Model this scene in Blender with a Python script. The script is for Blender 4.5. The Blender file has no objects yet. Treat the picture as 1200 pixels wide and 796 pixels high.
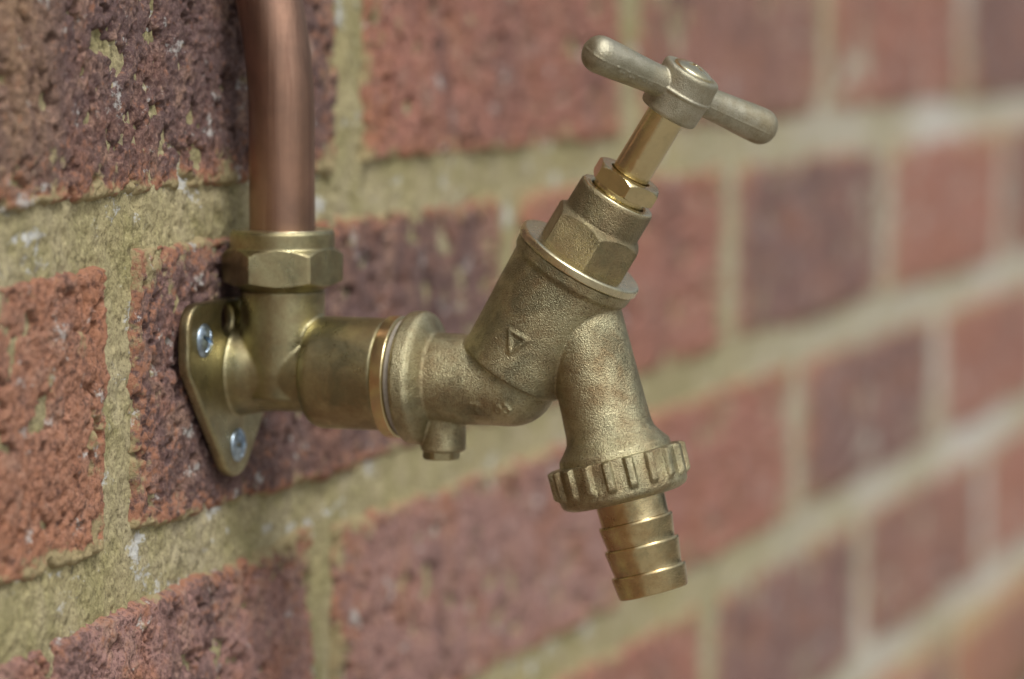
import bpy, bmesh, math, random
import numpy as np
from mathutils import Vector, Matrix

random.seed(7)
MM = 0.001
S = bpy.context.scene
COL = S.collection

# ------------------------------------------------------------------ camera
cam_d = bpy.data.cameras.new('camera')
cam = bpy.data.objects.new('camera', cam_d)
COL.objects.link(cam)
cam_d.sensor_width = 36.0
cam_d.lens = 123.96
cam_d.clip_start = 0.02
cam_d.clip_end = 200
CAM = Vector((-743.7, -334.4, 80.3)) * MM
TH, PT = math.radians(19.51), math.radians(5.172)
fwd = Vector((math.cos(PT) * math.cos(TH), math.cos(PT) * math.sin(TH), -math.sin(PT)))
cam.location = CAM
cam.rotation_euler = fwd.to_track_quat('-Z', 'Y').to_euler()
cam_d.dof.use_dof = True
cam_d.dof.focus_distance = 0.768
cam_d.dof.aperture_fstop = 7.6
cam_d.dof.aperture_blades = 9
S.camera = cam

# ------------------------------------------------------------------ sky and light
SUN_EL, SUN_AZ = math.radians(52), math.radians(232)      # azimuth of the direction to the sun, from +X to +Y
w = bpy.data.worlds.new('World')
S.world = w
w.use_nodes = True
nt = w.node_tree
bg = nt.nodes['Background']
sky = nt.nodes.new('ShaderNodeTexSky')
sky.sky_type = 'NISHITA'
sky.sun_disc = False
sky.sun_elevation = SUN_EL
sky.sun_rotation = math.radians(90) - SUN_AZ
sky.air_density = 1.0
sky.dust_density = 6.0
sky.ozone_density = 0.6
hs = nt.nodes.new('ShaderNodeHueSaturation')
hs.inputs['Saturation'].default_value = 0.30
nt.links.new(sky.outputs[0], hs.inputs['Color'])
nt.links.new(hs.outputs[0], bg.inputs[0])
bg.inputs[1].default_value = 0.125
sun_d = bpy.data.lights.new('sun', 'SUN')
sun_d.energy = 1.5
sun_d.angle = math.radians(16)
sun_d.color = (1.0, 0.96, 0.89)
sun = bpy.data.objects.new('sun', sun_d)
COL.objects.link(sun)
sd = Vector((math.cos(SUN_EL) * math.cos(SUN_AZ), math.cos(SUN_EL) * math.sin(SUN_AZ), math.sin(SUN_EL)))
sun.rotation_euler = sd.to_track_quat('Z', 'Y').to_euler()
sun.location = (-1, -2, 2)
S.view_settings.view_transform = 'Standard'
S.view_settings.look = 'None'
S.view_settings.gamma = 1.0
S.view_settings.exposure = 0.03
S.cycles.max_bounces = 8
S.cycles.use_denoising = True


# ------------------------------------------------------------------ material helpers
class NT:
    def __init__(s, name):
        s.m = bpy.data.materials.new(name)
        s.m.use_nodes = True
        s.t = s.m.node_tree
        s.b = s.t.nodes['Principled BSDF']
        s.tc = s.t.nodes.new('ShaderNodeTexCoord').outputs['Object']
        s.geo = None

    def n(s, typ, **kw):
        nd = s.t.nodes.new(typ)
        for k, v in kw.items():
            setattr(nd, k, v)
        return nd

    def link(s, a, b):
        s.t.links.new(a, b)

    def val(s, sock, v):
        if hasattr(v, 'is_output') or isinstance(v, bpy.types.NodeSocket):
            s.link(v, sock)
        else:
            sock.default_value = v

    def world(s):
        if s.geo is None:
            s.geo = s.n('ShaderNodeNewGeometry').outputs['Position']
        return s.geo

    def mapping(s, vec, scale=(1, 1, 1), rot=(0, 0, 0), loc=(0, 0, 0)):
        m = s.n('ShaderNodeMapping')
        s.link(vec, m.inputs['Vector'])
        m.inputs['Scale'].default_value = scale
        m.inputs['Rotation'].default_value = rot
        m.inputs['Location'].default_value = loc
        return m.outputs[0]

    def noise(s, vec, scale, detail=4, rough=0.55, dist=0.0):
        n = s.n('ShaderNodeTexNoise')
        s.link(vec, n.inputs['Vector'])
        n.inputs['Scale'].default_value = scale
        n.inputs['Detail'].default_value = detail
        n.inputs['Roughness'].default_value = rough
        n.inputs['Distortion'].default_value = dist
        return n.outputs[0]

    def ramp(s, fac, stops):
        r = s.n('ShaderNodeValToRGB')
        s.link(fac, r.inputs[0])
        e = r.color_ramp.elements
        while len(e) < len(stops):
            e.new(0.5)
        for el, (p, c) in zip(e, stops):
            el.position = p
            el.color = (c, c, c, 1) if isinstance(c, (int, float)) else (*c, 1)
        return r.outputs[0]

    def mix(s, fac, a, b, mode='MIX'):
        m = s.n('ShaderNodeMix', data_type='RGBA', blend_type=mode)
        s.val(m.inputs[0], fac)
        for sock, v in ((m.inputs[6], a), (m.inputs[7], b)):
            if isinstance(v, tuple):
                sock.default_value = (*v, 1)
            else:
                s.link(v, sock)
        return m.outputs[2]

    def math(s, op, a, b=0.0, clamp=False):
        m = s.n('ShaderNodeMath', operation=op, use_clamp=clamp)
        s.val(m.inputs[0], a)
        s.val(m.inputs[1], b)
        return m.outputs[0]

    def bump(s, h, strength, dist, prev=None):
        b = s.n('ShaderNodeBump')
        s.link(h, b.inputs['Height'])
        b.inputs['Strength'].default_value = strength
        b.inputs['Distance'].default_value = dist
        if prev is not None:
            s.link(prev, b.inputs['Normal'])
        return b.outputs[0]

    def done(s, col=None, rough=None, metal=None, normal=None):
        if col is not None:
            s.val(s.b.inputs['Base Color'], (*col, 1) if isinstance(col, tuple) else col)
        if rough is not None:
            s.val(s.b.inputs['Roughness'], rough)
        if metal is not None:
            s.val(s.b.inputs['Metallic'], metal)
        if normal is not None:
            s.link(normal, s.b.inputs['Normal'])
        return s.m


def brass(name, base, tarnish, green, t_lo, t_hi, rough, grain, grain_mm, speckle=0.5, lathe=None, smooth_noise=1.0):
    n = NT(name)
    p = n.tc
    big = n.noise(p, 75, 5, 0.6, 0.4)
    mid = n.noise(p, 260, 6, 0.65)
    fine = n.noise(p, 1.0 / (grain_mm * MM), 3, 0.6)
    tarn = n.ramp(n.math('ADD', n.math('MULTIPLY', big, 0.65), n.math('MULTIPLY', mid, 0.35)), [(t_lo, 0.0), (t_hi, 1.0)])
    c = n.mix(tarn, base, tarnish)
    gr = n.ramp(n.noise(n.mapping(p, loc=(3.1, 1.7, 0.4)), 95, 6, 0.68, 0.6), [(0.47, 0.0), (0.64, 0.7)])
    c = n.mix(gr, c, green)
    # darker tone at the low points of the fine grain
    pit = n.ramp(fine, [(0.30, 1.0), (0.47, 0.0)])
    c = n.mix(n.math('MULTIPLY', pit, speckle), c, (0.10, 0.075, 0.04))
    rr = n.math('ADD', n.math('MULTIPLY', tarn, 0.14), n.math('ADD', rough - 0.04, n.math('MULTIPLY', mid, 0.10)))
    nrm = n.bump(fine, grain, grain_mm * MM * 0.9)
    nrm = n.bump(n.noise(p, 420, 3, 0.5), 0.16 * smooth_noise, 0.5 * MM, nrm)
    if lathe:
        nrm = n.bump(n.noise(n.mapping(p, scale=lathe), 1.0, 2, 0.5), 0.12, 0.15 * MM, nrm)
    return n.done(c, rr, 1.0, nrm)


M = {}
M['cast'] = brass('cast_brass', (0.53, 0.495, 0.315), (0.30, 0.23, 0.13), (0.20, 0.20, 0.13), 0.42, 0.60, 0.32, 1.0, 0.34, 0.85)
M['forged'] = brass('forged_brass', (0.46, 0.425, 0.25), (0.28, 0.22, 0.12), (0.19, 0.185, 0.115), 0.41, 0.62, 0.27, 0.4, 0.30, 0.3)
M['bonnet'] = brass('dull_brass', (0.36, 0.315, 0.19), (0.23, 0.175, 0.105), (0.165, 0.16, 0.10), 0.38, 0.62, 0.42, 1.0, 0.36)
M['handle'] = brass('handle_brass', (0.48, 0.46, 0.36), (0.34, 0.30, 0.20), (0.29, 0.28, 0.20), 0.45, 0.62, 0.48, 0.55, 0.30, 0.35)
M['machined'] = brass('machined_brass', (0.66, 0.56, 0.32), (0.48, 0.36, 0.18), (0.42, 0.39, 0.23), 0.50, 0.75, 0.20, 0.10, 0.30, 0.1)
M['tail'] = brass('turned_brass', (0.66, 0.55, 0.31), (0.47, 0.33, 0.16), (0.34, 0.32, 0.19), 0.47, 0.62, 0.12, 0.15, 0.25, 0.3)
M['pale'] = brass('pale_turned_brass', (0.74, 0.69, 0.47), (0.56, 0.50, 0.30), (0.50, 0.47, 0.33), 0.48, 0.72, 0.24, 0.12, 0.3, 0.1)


def copper():
    n = NT('weathered_copper')
    p = n.tc
    st = n.noise(n.mapping(p, scale=(620, 620, 14)), 1.0, 4, 0.6)
    st2 = n.noise(n.mapping(p, scale=(230, 230, 22), loc=(5, 2, 1)), 1.0, 4, 0.65)
    big = n.noise(p, 60, 4, 0.6)
    c = n.mix(n.ramp(big, [(0.35, 0.0), (0.65, 1.0)]), (0.43, 0.26, 0.185), (0.29, 0.185, 0.14))
    c = n.mix(n.ramp(st, [(0.52, 0.0), (0.72, 0.5)]), c, (0.17, 0.09, 0.07))
    c = n.mix(n.ramp(st2, [(0.60, 0.0), (0.72, 0.45)]), c, (0.52, 0.36, 0.28))
    rr = n.math('ADD', 0.32, n.math('MULTIPLY', st2, 0.22))
    nr = n.bump(st, 0.6, 0.2 * MM)
    nr = n.bump(n.noise(p, 900, 3), 0.12, 0.2 * MM, nr)
    return n.done(c, rr, 1.0, nr)


def zinc():
    n = NT('zinc_plated_steel')
    a = n.noise(n.tc, 700, 4)
    c = n.mix(n.ramp(a, [(0.4, 0.0), (0.7, 1.0)]), (0.43, 0.54, 0.64), (0.20, 0.25, 0.31))
    return n.done(c, 0.36, 1.0, n.bump(a, 0.2, 0.2 * MM))


def plain(name, col, rough=0.8, metal=0.0):
    n = NT(name)
    a = n.noise(n.tc, 800, 4)
    c = n.mix(n.ramp(a, [(0.3, 0.0), (0.7, 1.0)]), col, tuple(x * 0.7 for x in col))
    return n.done(c, rough, metal, n.bump(a, 0.3, 0.2 * MM))


M['copper'] = copper()
M['zinc'] = zinc()
M['fibre'] = plain('fibre_washer', (0.36, 0.33, 0.28), 0.7)
M['black'] = plain('black_rubber', (0.02, 0.018, 0.015), 0.6)


def brick_mat():
    n = NT('weathered_brick')
    p = n.world()
    oi = n.n('ShaderNodeObjectInfo')
    # streaks of sooty purple on the face, amount per brick
    blot = n.noise(n.mapping(p, scale=(1, 1, 0.8)), 24, 5, 0.62, 0.3)
    blot2 = n.noise(n.mapping(p, scale=(1.5, 1, 0.6), loc=(.3, .1, .7)), 85, 5, 0.65)
    f = n.math('ADD', n.math('MULTIPLY', blot, 0.62), n.math('MULTIPLY', blot2, 0.38))
    f = n.math('ADD', f, n.math('SUBTRACT', oi.outputs['Alpha'], 0.5))
    dark = n.ramp(f, [(0.44, 0.0), (0.60, 1.0)])
    c = n.mix(n.math('MULTIPLY', dark, 0.92), oi.outputs['Color'], (0.115, 0.075, 0.076))
    # orange clay where the skin has worn
    org = n.ramp(n.noise(n.mapping(p, loc=(1.2, 0, 2.2)), 42, 5, 0.65), [(0.50, 0.0), (0.66, 0.75)])
    c = n.mix(n.math('MULTIPLY', org, n.math('SUBTRACT', 1.0, n.math('MULTIPLY', dark, 0.6))), c, (0.40, 0.165, 0.085))
    sx_ = n.n('ShaderNodeSeparateXYZ')
    n.link(p, sx_.inputs[0])
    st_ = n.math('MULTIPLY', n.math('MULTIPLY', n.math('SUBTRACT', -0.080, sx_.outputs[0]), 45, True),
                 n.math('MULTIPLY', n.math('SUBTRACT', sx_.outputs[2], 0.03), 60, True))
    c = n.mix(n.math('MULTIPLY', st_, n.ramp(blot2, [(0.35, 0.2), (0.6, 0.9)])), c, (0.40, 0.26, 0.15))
    buff = n.ramp(n.noise(n.mapping(p, loc=(6, 3, 1)), 65, 6, 0.7), [(0.53, 0.0), (0.64, 0.7)])
    c = n.mix(buff, c, (0.42, 0.27, 0.20))
    grain = n.noise(p, 1100, 5, 0.72)
    gr2 = n.noise(p, 380, 5, 0.66)
    c = n.mix(n.ramp(grain, [(0.50, 0.0), (0.68, 0.55)]), c, (0.47, 0.29, 0.21))
    c = n.mix(n.ramp(grain, [(0.36, 0.85), (0.50, 0.0)]), c, (0.10, 0.045, 0.035))
    c = n.mix(n.ramp(gr2, [(0.34, 0.75), (0.46, 0.0)]), c, (0.085, 0.042, 0.036))
    # mortar smeared over the edges + pale bloom
    wa = n.n('ShaderNodeAttribute', attribute_name='wear').outputs['Fac']
    smn = n.noise(n.mapping(p, loc=(4, 1, 2)), 70, 6, 0.72)
    orw = n.ramp(n.math('ADD', n.math('MULTIPLY', wa, 0.32), gr2), [(0.58, 0.0), (0.72, 0.8)])
    c = n.mix(orw, c, (0.40, 0.185, 0.105))
    sm = n.ramp(n.math('ADD', smn, n.math('MULTIPLY', wa, 0.22)), [(0.635, 0.0), (0.70, 1.0)])
    c = n.mix(n.math('MULTIPLY', sm, 0.85), c, (0.39, 0.34, 0.18))
    wh = n.ramp(n.noise(n.mapping(p, scale=(0.65, 1, 0.8), loc=(9, 4, 2)), 130, 6, 0.75), [(0.60, 0.0), (0.65, 1.0)])
    c = n.mix(n.math('MULTIPLY', wh, 0.8), c, (0.55, 0.55, 0.53))
    nr = n.bump(grain, 1.0, 0.8 * MM)
    nr = n.bump(gr2, 0.7, 1.0 * MM, nr)
    return n.done(c, 0.93, 0.0, nr)


def mortar_mat():
    n = NT('lime_mortar')
    p = n.world()
    big = n.noise(p, 22, 5, 0.6)
    c = n.mix(n.ramp(big, [(0.35, 0.0), (0.65, 1.0)]), (0.385, 0.335, 0.17), (0.40, 0.355, 0.235))
    grn = n.ramp(n.noise(n.mapping(p, loc=(2, 2, 5)), 55, 5, 0.65), [(0.44, 0.0), (0.60, 0.8)])
    c = n.mix(grn, c, (0.29, 0.265, 0.12))
    grain = n.noise(p, 1050, 5, 0.75)
    gr2 = n.noise(p, 330, 5, 0.65)
    c = n.mix(n.ramp(grain, [(0.52, 0.0), (0.68, 0.7)]), c, (0.60, 0.53, 0.31))
    c = n.mix(n.ramp(grain, [(0.35, 0.8), (0.49, 0.0)]), c, (0.13, 0.105, 0.05))
    c = n.mix(n.ramp(gr2, [(0.33, 0.7), (0.42, 0.0)]), c, (0.12, 0.10, 0.05))
    wh = n.ramp(n.noise(n.mapping(p, scale=(0.6, 1, 0.85), loc=(7, 1, 3)), 95, 6, 0.75), [(0.58, 0.0), (0.63, 1.0)])
    c = n.mix(n.math('MULTIPLY', wh, 0.85), c, (0.56, 0.58, 0.58))
    # whitish lime bloom in patches farther along the wall
    sep = n.n('ShaderNodeSeparateXYZ')
    n.link(p, sep.inputs[0])
    far = n.math('MULTIPLY', n.ramp(n.noise(n.mapping(p, scale=(1, 1, 2), loc=(3, 3, 8)), 9, 3, 0.5), [(0.38, 0.35), (0.58, 1.0)]),
                 n.math('MULTIPLY', n.math('SUBTRACT', sep.outputs[0], 0.35, True), 2.5, True))
    c = n.mix(far, c, (0.52, 0.50, 0.45))
    nr = n.bump(grain, 0.9, 0.5 * MM)
    nr = n.bump(gr2, 0.6, 1.0 * MM, nr)
    return n.done(c, 0.95, 0.0, nr)


def ground_mat():
    n = NT('dark_paving')
    c = n.mix(n.noise(n.world(), 6, 5), (0.22, 0.20, 0.17), (0.32, 0.29, 0.25))
    return n.done(c, 0.9, 0.0)


M['brick'] = brick_mat()
M['mortar'] = mortar_mat()
M['ground'] = ground_mat()


# ------------------------------------------------------------------ mesh helpers
def link_mesh(name, me, mat, parent=None, loc=None, smooth=True):
    me.materials.clear()
    me.materials.append(mat)
    if smooth:
        me.shade_smooth()
    o = bpy.data.objects.new(name, me)
    COL.objects.link(o)
    if parent is not None:
        o.parent = parent
    if loc is not None:
        o.location = loc
    return o


def frame(A, a):
    """matrix with local Z along axis a, local X = world +X (along the wall)"""
    a = Vector(a).normalized()
    ex = Vector((1, 0, 0))
    ex = (ex - a * ex.dot(a)).normalized() if abs(a.x) < 0.99 else Vector((0, 1, 0))
    ey = a.cross(ex)
    m = Matrix(((ex.x, ey.x, a.x, A[0]), (ex.y, ey.y, a.y, A[1]), (ex.z, ey.z, a.z, A[2]), (0, 0, 0, 1)))
    return m


def densify(prof, step):
    out = []
    for (t0, r0), (t1, r1) in zip(prof, prof[1:]):
        d = math.hypot(t1 - t0, r1 - r0)
        k = max(1, int(math.ceil(d / step)))
        for i in range(k):
            out.append((t0 + (t1 - t0) * i / k, r0 + (r1 - r0) * i / k))
    out.append(prof[-1])
    return out


def round_prof(prof, rad=0.25, k=3):
    """small chamfers/rounds at every corner of a profile"""
    out = [prof[0]]
    for i in range(1, len(prof) - 1):
        p0, p, p1 = (np.array(prof[i - 1], float), np.array(prof[i], float), np.array(prof[i + 1], float))
        v0, v1 = p0 - p, p1 - p
        l0, l1 = np.linalg.norm(v0), np.linalg.norm(v1)
        if l0 < 1e-6 or l1 < 1e-6:
            continue
        r = min(rad, l0 * 0.45, l1 * 0.45)
        a, b = p + v0 / l0 * r, p + v1 / l1 * r
        for j in range(k + 1):
            s = j / k
            q = (1 - s) ** 2 * a + 2 * s * (1 - s) * p + s * s * b
            out.append(tuple(q))
    out.append(prof[-1])
    return out


def revolve(bm, mat4, prof, nseg=96, rfun=None, closed_ring=False):
    """prof: list of (t along axis, radius) in mm; r=0 at the ends closes the solid"""
    rows = []
    for (t, r) in prof:
        if r < 1e-6:
            rows.append([bm.verts.new(mat4 @ Vector((0, 0, t)))])
        else:
            row = []
            for i in range(nseg):
                ph = 2 * math.pi * i / nseg
                rr = rfun(ph, t, r) if rfun else r
                row.append(bm.verts.new(mat4 @ Vector((rr * math.cos(ph), rr * math.sin(ph), t))))
            rows.append(row)
    pairs = list(zip(rows, rows[1:]))
    if closed_ring:
        pairs.append((rows[-1], rows[0]))
    for A, B in pairs:
        for i in range(nseg):
            j = (i + 1) % nseg
            try:
                if len(A) == 1 and len(B) == 1:
                    continue
                if len(A) == 1:
                    bm.faces.new((A[0], B[i], B[j]))
                elif len(B) == 1:
                    bm.faces.new((A[i], B[0], A[j]))
                else:
                    bm.faces.new((A[i], B[i], B[j], A[j]))
            except ValueError:
                pass


def finish(bm, name):
    bmesh.ops.recalc_face_normals(bm, faces=bm.faces)
    bmesh.ops.scale(bm, vec=(MM, MM, MM), verts=bm.verts)
    me = bpy.data.meshes.new(name)
    bm.to_mesh(me)
    bm.free()
    return me


def hexfun(apothem, corner_deg, n=6):
    def f(ph, t, r):
        d = (ph - math.radians(corner_deg)) % (2 * math.pi / n) - math.pi / n
        return min(r, apothem / math.cos(d))
    return f


def remeshed(bm, name, voxel, smooth_it=3, crease=0.5):
    """union of closed solids as one continuous cast surface"""
    me = finish(bm, name + '_raw')
    o = bpy.data.objects.new('tmp', me)
    COL.objects.link(o)
    r = o.modifiers.new('r', 'REMESH')
    r.mode = 'VOXEL'
    r.voxel_size = voxel * MM
    r.use_smooth_shade = True
    s = o.modifiers.new('s', 'SMOOTH')
    s.factor = crease
    s.iterations = smooth_it
    dg = bpy.context.evaluated_depsgraph_get()
    res = bpy.data.meshes.new_from_object(o.evaluated_get(dg))
    bpy.data.objects.remove(o)
    bpy.data.meshes.remove(me)
    res.name = name
    return res


def turned(name, A, a, prof, mat, parent, rfun=None, nseg=96, rnd=0.25, step=None, ring=False, sharp=35):
    """a lathe-turned part; its object origin sits at A"""
    bm = bmesh.new()
    p = round_prof(prof, rnd) if rnd else list(prof)
    if step:
        p = densify(p, step)
    m = frame((0, 0, 0), a)
    revolve(bm, m, p, nseg, rfun, ring)
    me = finish(bm, name)
    me.shade_smooth()
    me.set_sharp_from_angle(angle=math.radians(sharp))
    o = link_mesh(name, me, mat, parent, smooth=False)
    o.location = (Vector(A) * MM) - (parent_world(parent))
    return o


def parent_world(p):
    v = Vector((0, 0, 0))
    while p is not None:
        v += p.location
        p = p.parent
    return v


def sph(bm, c, rad, seg=12, scale=(1, 1, 1)):
    r = bmesh.ops.create_icosphere(bm, subdivisions=2 if seg < 20 else 4, radius=1.0)
    for v in r['verts']:
        v.co = Vector((v.co.x * rad * scale[0], v.co.y * rad * scale[1], v.co.z * rad * scale[2])) + Vector(c)


def empty(name, loc, label, cat, group=None):
    o = bpy.data.objects.new(name, None)
    COL.objects.link(o)
    o.empty_display_size = 0.02
    o.location = Vector(loc) * MM
    o['label'] = label
    o['category'] = cat
    if group:
        o['group'] = group
    return o


# ------------------------------------------------------------------ numpy noise
rng = np.random.default_rng(11)
PERM = rng.random((256, 256))


def vnoise(x, y, seed=0):
    x = x + seed * 17.13
    y = y + seed * 31.7
    xi = np.floor(x).astype(int)
    yi = np.floor(y).astype(int)
    fx, fy = x - xi, y - yi
    fx = fx * fx * (3 - 2 * fx)
    fy = fy * fy * (3 - 2 * fy)
    g = lambda i, j: PERM[i & 255, j & 255]
    return (g(xi, yi) * (1 - fx) + g(xi + 1, yi) * fx) * (1 - fy) + (g(xi, yi + 1) * (1 - fx) + g(xi + 1, yi + 1) * fx) * fy


def fbm(x, y, scale, octv=4, rough=0.5, seed=0):
    """scale in mm per cell; result about -1..1"""
    s, a, tot = 0, 1.0, 0
    f = 1.0 / scale
    for o in range(octv):
        s = s + a * (vnoise(x * f, y * f, seed + o * 3) * 2 - 1)
        tot += a
        a *= rough
        f *= 2.03
    return s / tot


def gridlines(a, b, near_step, far_step):
    """grid coordinates, fine near the tap and coarser along the wall"""
    xs = [a]
    while xs[-1] < b:
        x = xs[-1]
        d = max(0.0, max(-125 - x, x - 110))
        st = near_step + (far_step - near_step) * min(1.0, d / 320.0)
        xs.append(x + st)
    xs[-1] = b
    if len(xs) > 2 and xs[-1] - xs[-2] < 0.3 * near_step:
        xs.pop(-2)
    return np.array(xs)


def grid_mesh(name, X, Y, Z, mat, parent, loc=(0, 0, 0)):
    ny, nx = X.shape
    co = np.stack([X - loc[0], Y - loc[1], Z - loc[2]], -1).reshape(-1, 3) * MM
    idx = np.arange(nx * ny).reshape(ny, nx)
    q = np.stack([idx[:-1, :-1], idx[:-1, 1:], idx[1:, 1:], idx[1:, :-1]], -1).reshape(-1, 4)
    me = bpy.data.meshes.new(name)
    me.vertices.add(len(co))
    me.vertices.foreach_set('co', co.ravel())
    me.loops.add(q.size)
    me.loops.foreach_set('vertex_index', q.ravel().astype(np.int32))
    me.polygons.add(len(q))
    me.polygons.foreach_set('loop_start', (np.arange(len(q)) * 4).astype(np.int32))
    me.polygons.foreach_set('loop_total', np.full(len(q), 4, np.int32))
    me.update()
    me.validate()
    return link_mesh(name, me, mat, parent, Vector(loc) * MM)


# ------------------------------------------------------------------ ground
gx, gy = np.meshgrid(np.array([-15000., -3000, 0, 3000, 15000]), np.array([-15000., -3000, 0, 3000, 15000]))
g = grid_mesh('ground', gx, gy, gx * 0 - 560.0, M['ground'], None)
g['kind'] = 'structure'

# ------------------------------------------------------------------ brick wall
wall = empty('brick_wall', (0, 0, -560), 'weathered red and purple brick wall with ochre mortar joints behind the brass tap', 'brick wall')
WZ = -560
BEDS = [-556, -480, -405, -330, -255, -181, -109.5, -38.8, 37.5, 113.5, 189, 265, 341, 417, 493]
J = 12.5
PERP = {   # joint centres measured along each course
    8: [-621, -388, -155, 79, 312, 551, 799, 1036, 1272, 1508],
    7: [-520, -288, -54.5, 200, 425, 657, 888, 1122, 1356, 1590],
    6: [-640, -407, -174, 60, 310, 518, 755, 990, 1226, 1460],
    5: [-520, -290, -58, 170, 400, 619, 850, 1085, 1320, 1556],
}
ORANGE, RED, PINK, BROWN, PURP = (0.41, 0.20, 0.125), (0.42, 0.19, 0.145), (0.40, 0.235, 0.21), (0.34, 0.18, 0.145), (0.25, 0.15, 0.14)
# (course, brick index) -> colour, soot amount (0.5 neutral)
LOOK = {
    (7, 1): (ORANGE, 0.40), (7, 2): (PURP, 0.57), (7, 3): (RED, 0.42), (7, 4): (PURP, 0.48), (7, 5): (RED, 0.36), (7, 6): (BROWN, 0.52),
    (8, 2): (PURP, 0.67), (8, 3): (RED, 0.45), (8, 4): (BROWN, 0.47), (8, 5): (RED, 0.46), (8, 6): (PURP, 0.5),
    (6, 2): (PINK, 0.50), (6, 3): (PINK, 0.42), (6, 4): (RED, 0.35), (6, 5): (PURP, 0.49), (6, 6): (RED, 0.45),
    (5, 3): (RED, 0.42), (5, 4): (PURP, 0.48), (5, 5): (BROWN, 0.48), (5, 6): (RED, 0.35),
}


ADJ = {(8, 2): (-3.0, -1.2, 0, 0), (7, 1): (-6, -2, -6, -3), (6, 2): (0, 0, -7, 1.5)}
PLAIN = {}


def brick(course, k, x0, x1, z0, z1):
    vis = course in (5, 6, 7, 8) and x1 > -125 and x0 < 1000
    sd_ = course * 10 + k
    if vis:
        xs = gridlines(x0, x1, 0.5, 5.0)
        near = x0 < 320
        nz = int((z1 - z0) / (0.5 if x0 < 100 else (1.2 if near else 4.0)))
    else:
        xs = np.linspace(x0, x1, 5)
        nz = 3
    zs = np.linspace(z0, z1, nz + 1)
    X, Z = np.meshgrid(xs, zs)
    X0, Z0 = X, Z
    if vis:
        ex = 1.8 * fbm(Z, X * 0 + sd_, 9, 3, 0.6, sd_ + 1)
        ez = 1.6 * fbm(X, X * 0 + sd_, 11, 3, 0.6, sd_ + 2)
        # ragged outline: pull the outer edges in and out
        dl, dr = (X - x0), (x1 - X)
        db, dt = (Z - z0), (z1 - Z)
        Xw = X + ex * (np.exp(-dl / 4) - np.exp(-dr / 4)) * 1.0
        Zw = Z + ez * (np.exp(-db / 4) - np.exp(-dt / 4)) * 1.0
        edge = np.minimum(np.minimum(dl, dr), np.minimum(db, dt))
        Y = -1.0 + 0.0 * X
        Y = Y - 1.5 * fbm(X, Z, 38, 3, 0.5, sd_)                       # gentle warp of the face
        Y = Y - 0.8 * fbm(X, Z, 5.0, 4, 0.7, sd_ + 5)                # lumps
        pit = fbm(X * 1.15, Z * 0.85, 4.6, 3, 0.55, sd_ + 9)            # upright drag-wire pits
        Y = Y + np.minimum(11.0 * np.clip(pit - 0.19, 0, 0.5), 3.4)
        Y = Y - 0.5 * fbm(X, Z, 1.35, 2, 0.6, sd_ + 21)
        pit2 = fbm(X, Z, 1.9, 2, 0.5, sd_ + 13)
        Y = Y + 1.8 * np.clip(pit2 - 0.28, 0, 1)
        rnd = np.clip(1 - (edge + 0.9 * fbm(X, Z, 4, 3, 0.6, sd_ + 4)) / 1.9, 0, 1)
        Y = Y + 3.0 * rnd ** 2
        # last rows/columns turn back into the joint
        Xw, Zw = Xw, Zw
    else:
        Xw, Zw, Y = X.copy(), Z.copy(), X * 0 - 1.0
    aj = ADJ.get((course, k))
    if aj:      # bricks that were laid out of true
        u_, v_ = (X0 - x0) / (x1 - x0), (Z0 - z0) / (z1 - z0)
        Zw = Zw + (aj[0] * (1 - u_) + aj[1] * u_) * (1 - v_) + (aj[2] * (1 - u_) + aj[3] * u_) * v_
    # side skirts: duplicate the border ring pushed back into the wall
    def pad(a):
        return np.pad(a, 1, mode='edge')
    Xp, Zp, Yp = pad(Xw), pad(Zw), pad(Y)
    Yp[0, :] = Yp[-1, :] = 9.0
    Yp[:, 0] = Yp[:, -1] = 9.0
    c = ((x0 + x1) / 2, 0, (z0 + z1) / 2)
    o = grid_mesh('brick', Xp, Yp, Zp, M['brick'], wall, c)
    dx_ = np.minimum(Xp - x0, x1 - Xp)
    dz_ = np.minimum(Zp - z0, z1 - Zp)
    wear = np.clip(np.exp(-np.maximum(dx_, 0) / 12) * 0.55 + np.exp(-np.maximum(dz_, 0) / 3.5) * 0.9, 0, 1)
    at = o.data.attributes.new('wear', 'FLOAT', 'POINT')
    at.data.foreach_set('value', wear.astype(np.float32).ravel())
    o.location = Vector((c[0], c[1], c[2] - WZ)) * MM
    look = LOOK.get((course, k))
    if look is None:
        rr = random.Random(sd_)
        look = (rr.choice([ORANGE, RED, PINK, BROWN, PURP, RED]), rr.uniform(0.38, 0.58))
    o.color = (*look[0], look[1])
    return o


for ci in range(len(BEDS) - 1):
    z0, z1 = BEDS[ci] + J / 2, BEDS[ci + 1] - J / 2
    pp = PERP.get(ci)
    if pp is None:
        off = (-621 if ci % 2 == 0 else -505)
        pp = [off + 234 * i for i in range(10)]
    for k in range(len(pp) - 1):
        brick(ci, k, pp[k] + J * (0.56 if pp[k] < 70 else 0.75), pp[k + 1] - J * (0.56 if pp[k + 1] < 70 else 0.75), z0, z1)
    # the wall carries on behind the camera; these bricks share one mesh per course
    proto = None
    for i in range(9):
        x1_ = pp[0] - 234 * i - J * 0.7
        if proto is None:
            proto = brick(ci, -1, x1_ - 234 + J * 1.4, x1_, z0, z1)
            o = proto
        else:
            o = proto.copy()
            COL.objects.link(o)
            o.location.x -= 234 * i * MM
        q_ = random.Random(ci * 31 + i)
        o.color = (*q_.choice([ORANGE, RED, PINK, BROWN, PURP, RED]), q_.uniform(0.38, 0.58))

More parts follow.
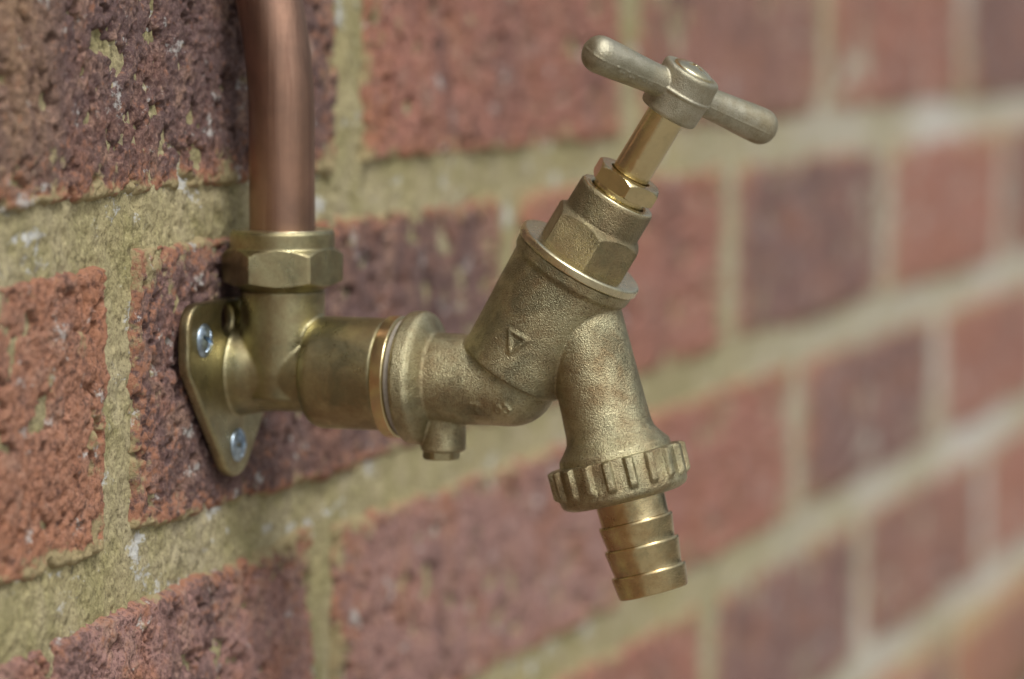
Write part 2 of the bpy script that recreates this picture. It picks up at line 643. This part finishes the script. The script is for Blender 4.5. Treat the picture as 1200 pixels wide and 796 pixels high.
# mortar: one continuous rough sheet set just behind the faces of the bricks
xs = np.concatenate([np.linspace(-2760, -660, 40), gridlines(-640, 1600, 0.6, 9.0)])
zs = []
z = -560.0
while z < 495:
    zs.append(z)
    z += 0.7 if -70 < z < 125 else (3.0 if -240 < z < 200 else 20.0)
zs.append(495.0)
X, Z = np.meshgrid(xs, np.array(zs))
Y = 0.9 - 1.2 * fbm(X, Z, 30, 3, 0.5, 77) - 0.4 * fbm(X, Z, 1.6, 2, 0.6, 84) - 0.7 * fbm(X, Z, 4.0, 4, 0.65, 78)
Y = Y + 2.2 * np.clip(fbm(X, Z, 6, 3, 0.6, 79) - 0.38, 0, 1) + 1.2 * np.clip(fbm(X, Z, 2.0, 2, 0.5, 80) - 0.35, 0, 1)
mo = grid_mesh('mortar', X, Y, Z, M['mortar'], wall, (0, 0, 0))
mo.location = Vector((0, 0, -WZ)) * MM
# solid core behind so the wall has its thickness
bm = bmesh.new()
bmesh.ops.create_cube(bm, size=1.0)
for v in bm.verts:
    v.co = Vector((-580 + v.co.x * 4360, 61 + v.co.y * 100, -32.5 + v.co.z * 1055))
co_ = link_mesh('core', finish(bm, 'core'), M['mortar'], wall, smooth=False)
co_.location = Vector((0, 0, -WZ)) * MM

# ------------------------------------------------------------------ screws
def cross_dome(name, A, a, R, H, mat, parent, recess=0.34, depth=0.8, skirt=1.0, rot=20):
    bm = bmesh.new()
    m = frame((0, 0, 0), a)
    nr, ns = 30, 96
    rows = []
    for i in range(nr + 1):
        rr = R * i / nr
        row = []
        for j in range(ns):
            ph = 2 * math.pi * j / ns
            h = H * math.sqrt(max(0.0, 1 - (rr / R) ** 2 * 0.93))
            u, v = rr * math.cos(ph + rot), rr * math.sin(ph + rot)
            lim = recess * R
            wdt = 0.13 * R
            d = 0
            if abs(u) < wdt and abs(v) < lim * 1.35:
                d = min(1, (wdt - abs(u)) / (0.4 * wdt)) * min(1, (lim * 1.35 - abs(v)) / (0.2 * R))
            if abs(v) < wdt and abs(u) < lim * 1.35:
                d = max(d, min(1, (wdt - abs(v)) / (0.4 * wdt)) * min(1, (lim * 1.35 - abs(u)) / (0.2 * R)))
            row.append(bm.verts.new(m @ Vector((rr * math.cos(ph), rr * math.sin(ph), h - d * depth))))
            if i == 0:
                break
        rows.append(row)
    rows.append([bm.verts.new(m @ Vector((R * math.cos(2 * math.pi * j / ns), R * math.sin(2 * math.pi * j / ns), -skirt))) for j in range(ns)])
    for i in range(len(rows) - 1):
        A_, B_ = rows[i], rows[i + 1]
        for j in range(ns):
            k = (j + 1) % ns
            if len(A_) == 1:
                bm.faces.new((A_[0], B_[j], B_[k]))
            else:
                bm.faces.new((A_[j], B_[j], B_[k], A_[k]))
    bm.faces.new(rows[-1])
    me = finish(bm, name)
    me.shade_smooth()
    me.set_sharp_from_angle(angle=math.radians(50))
    o = link_mesh(name, me, mat, parent, smooth=False)
    o.location = (Vector(A) * MM) - parent_world(parent)
    return o


# ------------------------------------------------------------------ wall plate elbow
elbow = empty('wall_plate_elbow', (0, 0, 0), 'brass wall plate elbow screwed to the brick, carrying pipe nut and tap', 'pipe fitting')
bm = bmesh.new()
# plate: rounded triangle around three screw holes
holes = [(-21.0, 8.4), (16.4, 8.4), (-2.7, -17.3)]
lobes = [(17.8, 4.5, 7.3), (18.6, 10.6, 6.3), (-22.8, 10.6, 6.3), (-22.0, 4.5, 7.3), (-2.8, -15.6, 9.0)]
pts = []
for (hx, hz, PR), (a0, a1) in zip(lobes, [(-38, 2), (2, 90), (90, 178), (178, 218), (218, 322)]):
    for i in range(15):
        an = math.radians(a0 + (a1 - a0) * i / 14)
        pts.append((hx + PR * math.cos(an), hz + PR * math.sin(an)))
hole = [(-7.6 + 3.4 * math.cos(2 * math.pi * i / 28), 12.3 + 3.3 * math.sin(2 * math.pi * i / 28)) for i in range(28)]


def plate_layer(y, ins):
    out = []
    for loop, sg in ((pts, -1), (hole, 1)):
        cx_ = sum(p[0] for p in loop) / len(loop)
        cz_ = sum(p[1] for p in loop) / len(loop)
        out.append([bm.verts.new(Vector((cx_ + (x - cx_) * (1 + sg * ins / math.hypot(x - cx_, z - cz_)), y,
                                         cz_ + (z - cz_) * (1 + sg * ins / math.hypot(x - cx_, z - cz_))))) for x, z in loop])
    return out


layers = [plate_layer(y, ins) for y, ins in ((-2.0, 0.0), (-4.1, 0.0), (-4.5, 0.2), (-4.75, 0.7))]
for A2, B2 in zip(layers, layers[1:]):
    for A_, B_ in zip(A2, B2):
        for i in range(len(A_)):
            j = (i + 1) % len(A_)
            bm.faces.new((A_[i], A_[j], B_[j], B_[i]))
for lay in (layers[0], layers[-1]):
    es = []
    for row in lay:
        for i in range(len(row)):
            e_ = bm.edges.get((row[i], row[(i + 1) % len(row)]))
            es.append(e_)
    bmesh.ops.triangle_fill(bm, use_beauty=True, use_dissolve=False, edges=es)
my = frame((0, 0, 0), (0, -1, 0))
revolve(bm, my, [(2.0, 0), (2.0, 10.4), (4.6, 10.8), (5.6, 10.6), (7.5, 10.3), (10.5, 9.6), (14, 9.3), (24, 9.3), (24, 0)], 96)
revolve(bm, my, round_prof([(22.8, 0), (22.8, 11.0), (23.6, 12.2), (25.2, 12.85), (41.4, 12.85), (41.4, 0)], 0.5), 96)
mz = frame((0, -15.0, 0), (0, 0, 1))
revolve(bm, mz, [(-6, 0), (-6, 8.8), (0, 9.7), (18.6, 9.75), (18.6, 0)], 96)
me = remeshed(bm, 'casting', 0.32, 5)
casting = link_mesh('casting', me, M['forged'], elbow)
for (hx, hz), rot in zip(holes, (0.4, 1.0, 0.1)):
    s = cross_dome('screw', (hx, -4.3, hz), (0, -1, 0), 3.9, 1.9, M['zinc'], elbow, rot=rot, depth=1.9, recess=0.50)

# compression nut on the elbow
CORN = -156.76 + 24 - 0  # a corner turned 24 degrees to the right of the camera
PX = (0, -15.0, 0)
bm = bmesh.new()
hf = hexfun(12.15, -156.76 + 24 + 2)


def nutr(ph, t, r):
    if 1.4 < t < 9.95:
        return hf(ph, t, r)
    return r


prof = [(0, 8.0), (0, 9.5), (0.5, 9.9), (1.2, 11.6), (2.3, 14.0), (8.2, 14.0), (9.2, 12.9), (9.7, 12.15), (10.0, 12.05), (13.3, 12.05), (13.8, 11.6), (13.8, 8.0)]
revolve(bm, frame((0, 0, 0), (0, 0, 1)), densify(round_prof(prof, 0.2, 2), 0.5), 180, nutr)
me = finish(bm, 'compression_nut')
me.shade_smooth()
me.set_sharp_from_angle(angle=math.radians(28))
nut = link_mesh('compression_nut', me, M['forged'], elbow, smooth=False)
nut.location = Vector((0, -15, 18.6)) * MM

# ------------------------------------------------------------------ copper pipe
pipe = bpy.data.meshes.new('copper_pipe')
bm = bmesh.new()


def pipe_y(z):
    # straight, then an easy set-back towards the wall
    if z < 58:
        return -15.0
    if z < 84:
        return -15.0 + (z - 58) ** 2 / 250.0
    if z < 110:
        return -9.592 - (110 - z) ** 2 / 250.0
    return -9.592


zz = [19.5] + list(np.arange(22, 200, 2.0))
rows = []
for z in zz:
    e = 0.5
    tan = Vector((0, pipe_y(z + e) - pipe_y(z - e), 2 * e)).normalized()
    m = frame((0, pipe_y(z), z), tan)
    rows.append([bm.verts.new(m @ Vector((7.55 * math.cos(2 * math.pi * j / 72), 7.55 * math.sin(2 * math.pi * j / 72), 0))) for j in range(72)])
for A_, B_ in zip(rows, rows[1:]):
    for j in range(72):
        k = (j + 1) % 72
        bm.faces.new((A_[j], A_[k], B_[k], B_[j]))
bm.faces.new(list(reversed(rows[0])))
bm.faces.new(rows[-1])
pm = finish(bm, 'copper_pipe')
po = link_mesh('copper_pipe', pm, M['copper'])
pm.set_sharp_from_angle(angle=math.radians(40))
po['label'] = 'dull brown copper pipe running down the wall into the brass nut'
po['category'] = 'pipe'

# ------------------------------------------------------------------ tap
tap = empty('garden_tap', (0, -41.4, 0), 'brass garden tap with cross bar handle and ribbed hose union, projecting from the elbow', 'tap')
A0 = Vector((0, -70.9, 1.8))
AX = Vector((0, -0.53, 0.848)).normalized()
SP = Vector((0, -94.5, -13.1))
SX = Vector((0, -0.253, -0.967)).normalized()

bm = bmesh.new()
CZ = -0.5
my2 = frame((0, 0, CZ), (0, -1, 0))
revolve(bm, my2, round_prof([(46.2, 0), (46.2, 14.0), (46.9, 15.1), (50.2, 15.2), (51.2, 14.2), (52.4, 11.2), (52.8, 10.35), (60, 10.25), (71, 10.2)], 0.6)
        + [(71 + 10.2 * math.sin(i * math.pi / 20), 10.2 * math.cos(i * math.pi / 20)) for i in range(1, 10)] + [(81.2, 0)], 96)
revolve(bm, frame((0, -54.4, 0), (0, 0, -1)), [(0, 0), (0, 5.2), (9, 5.2), (16.6, 5.1), (17.0, 4.7), (17.0, 0)], 64)
mb = frame(A0, AX)
revolve(bm, mb, [(0.0, 0), (0.0, 11.9), (0.35, 12.5), (10, 12.85), (16, 13.2), (25.5, 13.65), (26.6, 14.3), (28.9, 14.5), (28.9, 0)], 120)
ms = frame(SP, SX)
revolve(bm, ms, [(-34, 0), (-34, 8.6), (-29, 9.1), (-12, 9.45), (-3, 9.75), (-1.2, 10.1), (0.6, 11.4), (2.0, 12.6), (4.2, 12.9), (4.2, 0)], 96)
# raised outline triangle cast on the barrel


def barrel_pt(t, deg, h):
    r = 12.55 + 0.035 * t + h
    return mb @ Vector((r * math.cos(math.radians(deg)), r * math.sin(math.radians(deg)), t))


tri = [(10.9, 170.2), (11.3, 191), (6.7, 182.5)]
for i in range(3):
    (t0, d0), (t1, d1) = tri[i], tri[(i + 1) % 3]
    for k in range(19):
        s_ = k / 18
        sph(bm, barrel_pt(t0 + (t1 - t0) * s_, d0 + (d1 - d0) * s_, -0.03), 0.48)


def tube_pt(t, deg, h=0.0):
    return my2 @ Vector(((10.25 + h) * math.cos(math.radians(deg)), (10.25 + h) * math.sin(math.radians(deg)), t))


# two small worn foundry marks on the underside of the inlet
for (tc_, dc_, shape) in ((65.4, -146, 0), (70.6, -146, 1), (72.6, -146, 1)):
    if shape == 0:
        pl = [(-1.0, 9), (0.8, 9), (-0.3, 0), (0.8, -8), (-1.0, -9)]
    else:
        pl = [(-0.9, 0), (0, 8), (0.9, 0), (0, -8), (-0.9, 0)]
    for (p0, p1) in zip(pl, pl[1:]):
        for k in range(6):
            s_ = k / 5
            sph(bm, tube_pt(tc_ + p0[0] + (p1[0] - p0[0]) * s_, dc_ + p0[1] + (p1[1] - p0[1]) * s_), 0.30)
me = remeshed(bm, 'body', 0.28, 3)
for v in me.vertices:
    v.co.y += 41.4 * MM
body = link_mesh('body', me, M['cast'], tap)

YN = (0, -1, 0)
turned('lock_ring', (0, -41.5, CZ), YN, [(0, 8), (0, 13.6), (0.35, 13.95), (3.0, 13.95), (3.35, 13.6), (3.35, 8)], M['machined'], tap, rnd=0.15, nseg=128)
turned('washer', (0, -44.9, CZ), YN, [(0, 8), (0, 13.3), (1.25, 13.3), (1.25, 8)], M['fibre'], tap, rnd=0.1, nseg=128)
turned('drain_plug', (0, -53.9, -16.9), (0, 0, -1), [(0, 0), (0, 4.2), (1.6, 4.2), (1.9, 3.9), (1.9, 0)], M['forged'], tap, hexfun(3.9, 10), rnd=0.1)

# bonnet
RNG = turned('bonnet_flange', A0 + AX * 28.9, AX, [(0, 6), (0, 14.4), (0.3, 14.95), (1.9, 14.95), (2.3, 14.4), (2.3, 6)], M['pale'], tap, rnd=0.25, nseg=160)
bf = hexfun(9.65, -166.3 + 10)
bonnet_prof = [(0, 5), (0, 11.2), (7.2, 11.2), (8.0, 10.5), (8.7, 9.3), (9.1, 9.05), (15.4, 9.0), (15.9, 8.6), (15.9, 7.1), (12, 7.0), (12, 5)]


def bonr(ph, t, r):
    if t < 9.2 and r > 8:
        wob = 0.12 * math.sin(3 * ph + 1) + 0.08 * math.sin(7 * ph)
        return max(min(bf(ph, t, r), 99), 9.0) + wob * 0.4
    return r


bm = bmesh.new()
revolve(bm, frame((0, 0, 0), AX), densify(round_prof(bonnet_prof, 0.3, 3), 0.4), 192, bonr)
me = finish(bm, 'bonnet')
me.shade_smooth()
me.set_sharp_from_angle(angle=math.radians(30))
bon = link_mesh('bonnet', me, M['bonnet'], tap, smooth=False)
bon.location = (A0 + AX * 31.1) * MM - parent_world(tap)
turned('bonnet_lip', A0 + AX * 46.75, AX, [(0, 6.6), (0, 8.75), (0.35, 8.6), (0.45, 8.3), (0.45, 7.0), (0.1, 6.6)], M['pale'], tap, rnd=0.08, nseg=128)

# gland nut
gf = hexfun(7.15, -166.3 + 10)


def glr(ph, t, r):
    return gf(ph, t, r) if t > 2.95 and r > 5.5 else r


bm = bmesh.new()
revolve(bm, frame((0, 0, 0), AX), densify(round_prof([(0, 0), (0, 6.2), (2.9, 6.2), (3.0, 7.6), (3.4, 8.3), (6.0, 8.3), (6.9, 7.3), (6.9, 4.8), (5.8, 4.7), (5.8, 0)], 0.15, 2), 0.4), 180, glr)
me = finish(bm, 'gland_nut')
me.shade_smooth()
me.set_sharp_from_angle(angle=math.radians(28))
gn = link_mesh('gland_nut', me, M['machined'], tap, smooth=False)
gn.location = (A0 + AX * 45.6) * MM - parent_world(tap)

# stem
turned('stem', A0 + AX * 50, AX, [(0, 0), (0, 4.35), (21, 4.35), (21, 0)], M['machined'], tap, rnd=0.2, nseg=96)

# handle: hub and two swelling bars in one casting
HC = A0 + AX * 74.4
E1 = Vector((0, -AX.z, AX.y)).normalized()
if E1.z > 0:
    E1 = -E1
PHI = math.radians(50)
BD = (E1 * math.cos(PHI) + Vector((1, 0, 0)) * math.sin(PHI)).normalized()
bm = bmesh.new()
revolve(bm, frame(A0, AX), round_prof([(68.4, 0), (68.4, 6.4), (69.0, 6.75), (74.2, 6.9), (79.0, 6.75), (79.6, 6.3), (79.6, 5.2), (79.2, 5.0), (79.2, 0)], 0.3), 128)
bar_prof = [(0, 3.45), (5, 3.45), (9, 3.5), (14, 3.7), (19, 4.0), (23.4, 4.15)]
for sgn in (1, -1):
    m = frame(HC, BD * sgn)
    # BD has an x part, so build an explicit frame
    zx = BD * sgn
    exx = AX.copy()
    eyy = zx.cross(exx)
    m = Matrix(((exx.x, eyy.x, zx.x, HC.x), (exx.y, eyy.y, zx.y, HC.y), (exx.z, eyy.z, zx.z, HC.z), (0, 0, 0, 1)))
    end = [(23.8 + 3.4 * math.sin(i * math.pi / 16), 4.12 * math.cos(i * math.pi / 16) ** 0.7) for i in range(1, 8)]
    pf = [(0, 0)] + bar_prof + end + [(27.2, 0)]
    revolve(bm, m, pf, 64)
    # casting flash: thin flat rib round the parting plane
    revolve(bm, m, [(0, 0)] + [(t, r + 0.28) for t, r in bar_prof + end] + [(27.5, 0)], 64,
            lambda ph, t, r: min(r, 0.24 / max(1e-6, abs(math.cos(ph)))))
revolve(bm, frame(A0, AX), [(74.1, 0), (74.1, 7.2), (74.7, 7.2), (74.7, 0)], 128)
rr_ = random.Random(3)
eyy = BD.cross(AX).normalized()
if eyy.dot(CAM - HC * MM) < 0:
    eyy = -eyy
for i in range(11):      # worn cast marks on the near bar
    t = -10.5 - i * 1.0
    an = math.radians(-8 + rr_.uniform(-7, 7))
    r = 3.3 + (abs(t) - 9) / 13 * 0.8
    c = HC + BD * t + (eyy * math.cos(an) + AX * math.sin(an)) * r
    sph(bm, c, 0.34, scale=(1.0, 1.0, 1.3))
me = remeshed(bm, 'handle', 0.2, 2)
hb = link_mesh('handle', me, M['handle'], tap)
hb.location = -parent_world(tap)
cross_dome('screw', A0 + AX * 79.3, AX, 4.7, 1.7, M['pale'], hb, recess=0.38, depth=0.9, skirt=0.3, rot=0.5)
hb.children[0].location = (A0 + AX * 79.3) * MM

# ribbed union nut on the spout
NR = 19


def ribr(ph, t, r):
    if r < 14.4:
        return r
    s_ = math.cos(ph * NR)
    b = 1 / (1 + math.exp(-(s_ - 0.40) * 12))
    k = 1.0 if t < 6.0 else max(0.0, 1 - ((t - 6.0) / 1.2) ** 2)
    k *= min(1.0, 0.35 + t / 0.5 * 0.65)
    return r + 1.2 * b * k


bm = bmesh.new()
revolve(bm, frame((0, 0, 0), SX), densify(round_prof([(0, 10), (0, 14.3), (0.3, 14.6), (8.3, 14.5), (9.2, 13.9), (9.9, 12.2), (10.0, 11.5), (10.0, 7)], 0.5, 3), 0.4), NR * 20, ribr)
me = finish(bm, 'union_nut')
me.shade_smooth()
me.set_sharp_from_angle(angle=math.radians(55))
un = link_mesh('union_nut', me, M['cast'], tap, smooth=False)
un.location = (SP + SX * 3.5) * MM - parent_world(tap)

# barbed hose tail, open at the end
TX = Vector((0, -0.266, -0.964)).normalized()
turned('hose_tail', SP + SX * 11.5 + Vector((0, -0.8, 0.2)), TX,
       [(0, 5.5), (0, 7.95), (6.75, 7.7), (6.8, 8.35), (7.3, 8.45), (12.15, 7.7), (12.2, 8.4), (12.7, 8.5), (18.25, 7.7), (18.3, 8.4), (18.8, 8.5), (23.2, 7.9), (23.5, 7.7), (23.5, 5.9), (10, 5.8)],
       M['tail'], tap, rnd=0.1, nseg=128, step=2.0)

# the pipe nut's pale top ring puts a bright highlight into the nut's colour
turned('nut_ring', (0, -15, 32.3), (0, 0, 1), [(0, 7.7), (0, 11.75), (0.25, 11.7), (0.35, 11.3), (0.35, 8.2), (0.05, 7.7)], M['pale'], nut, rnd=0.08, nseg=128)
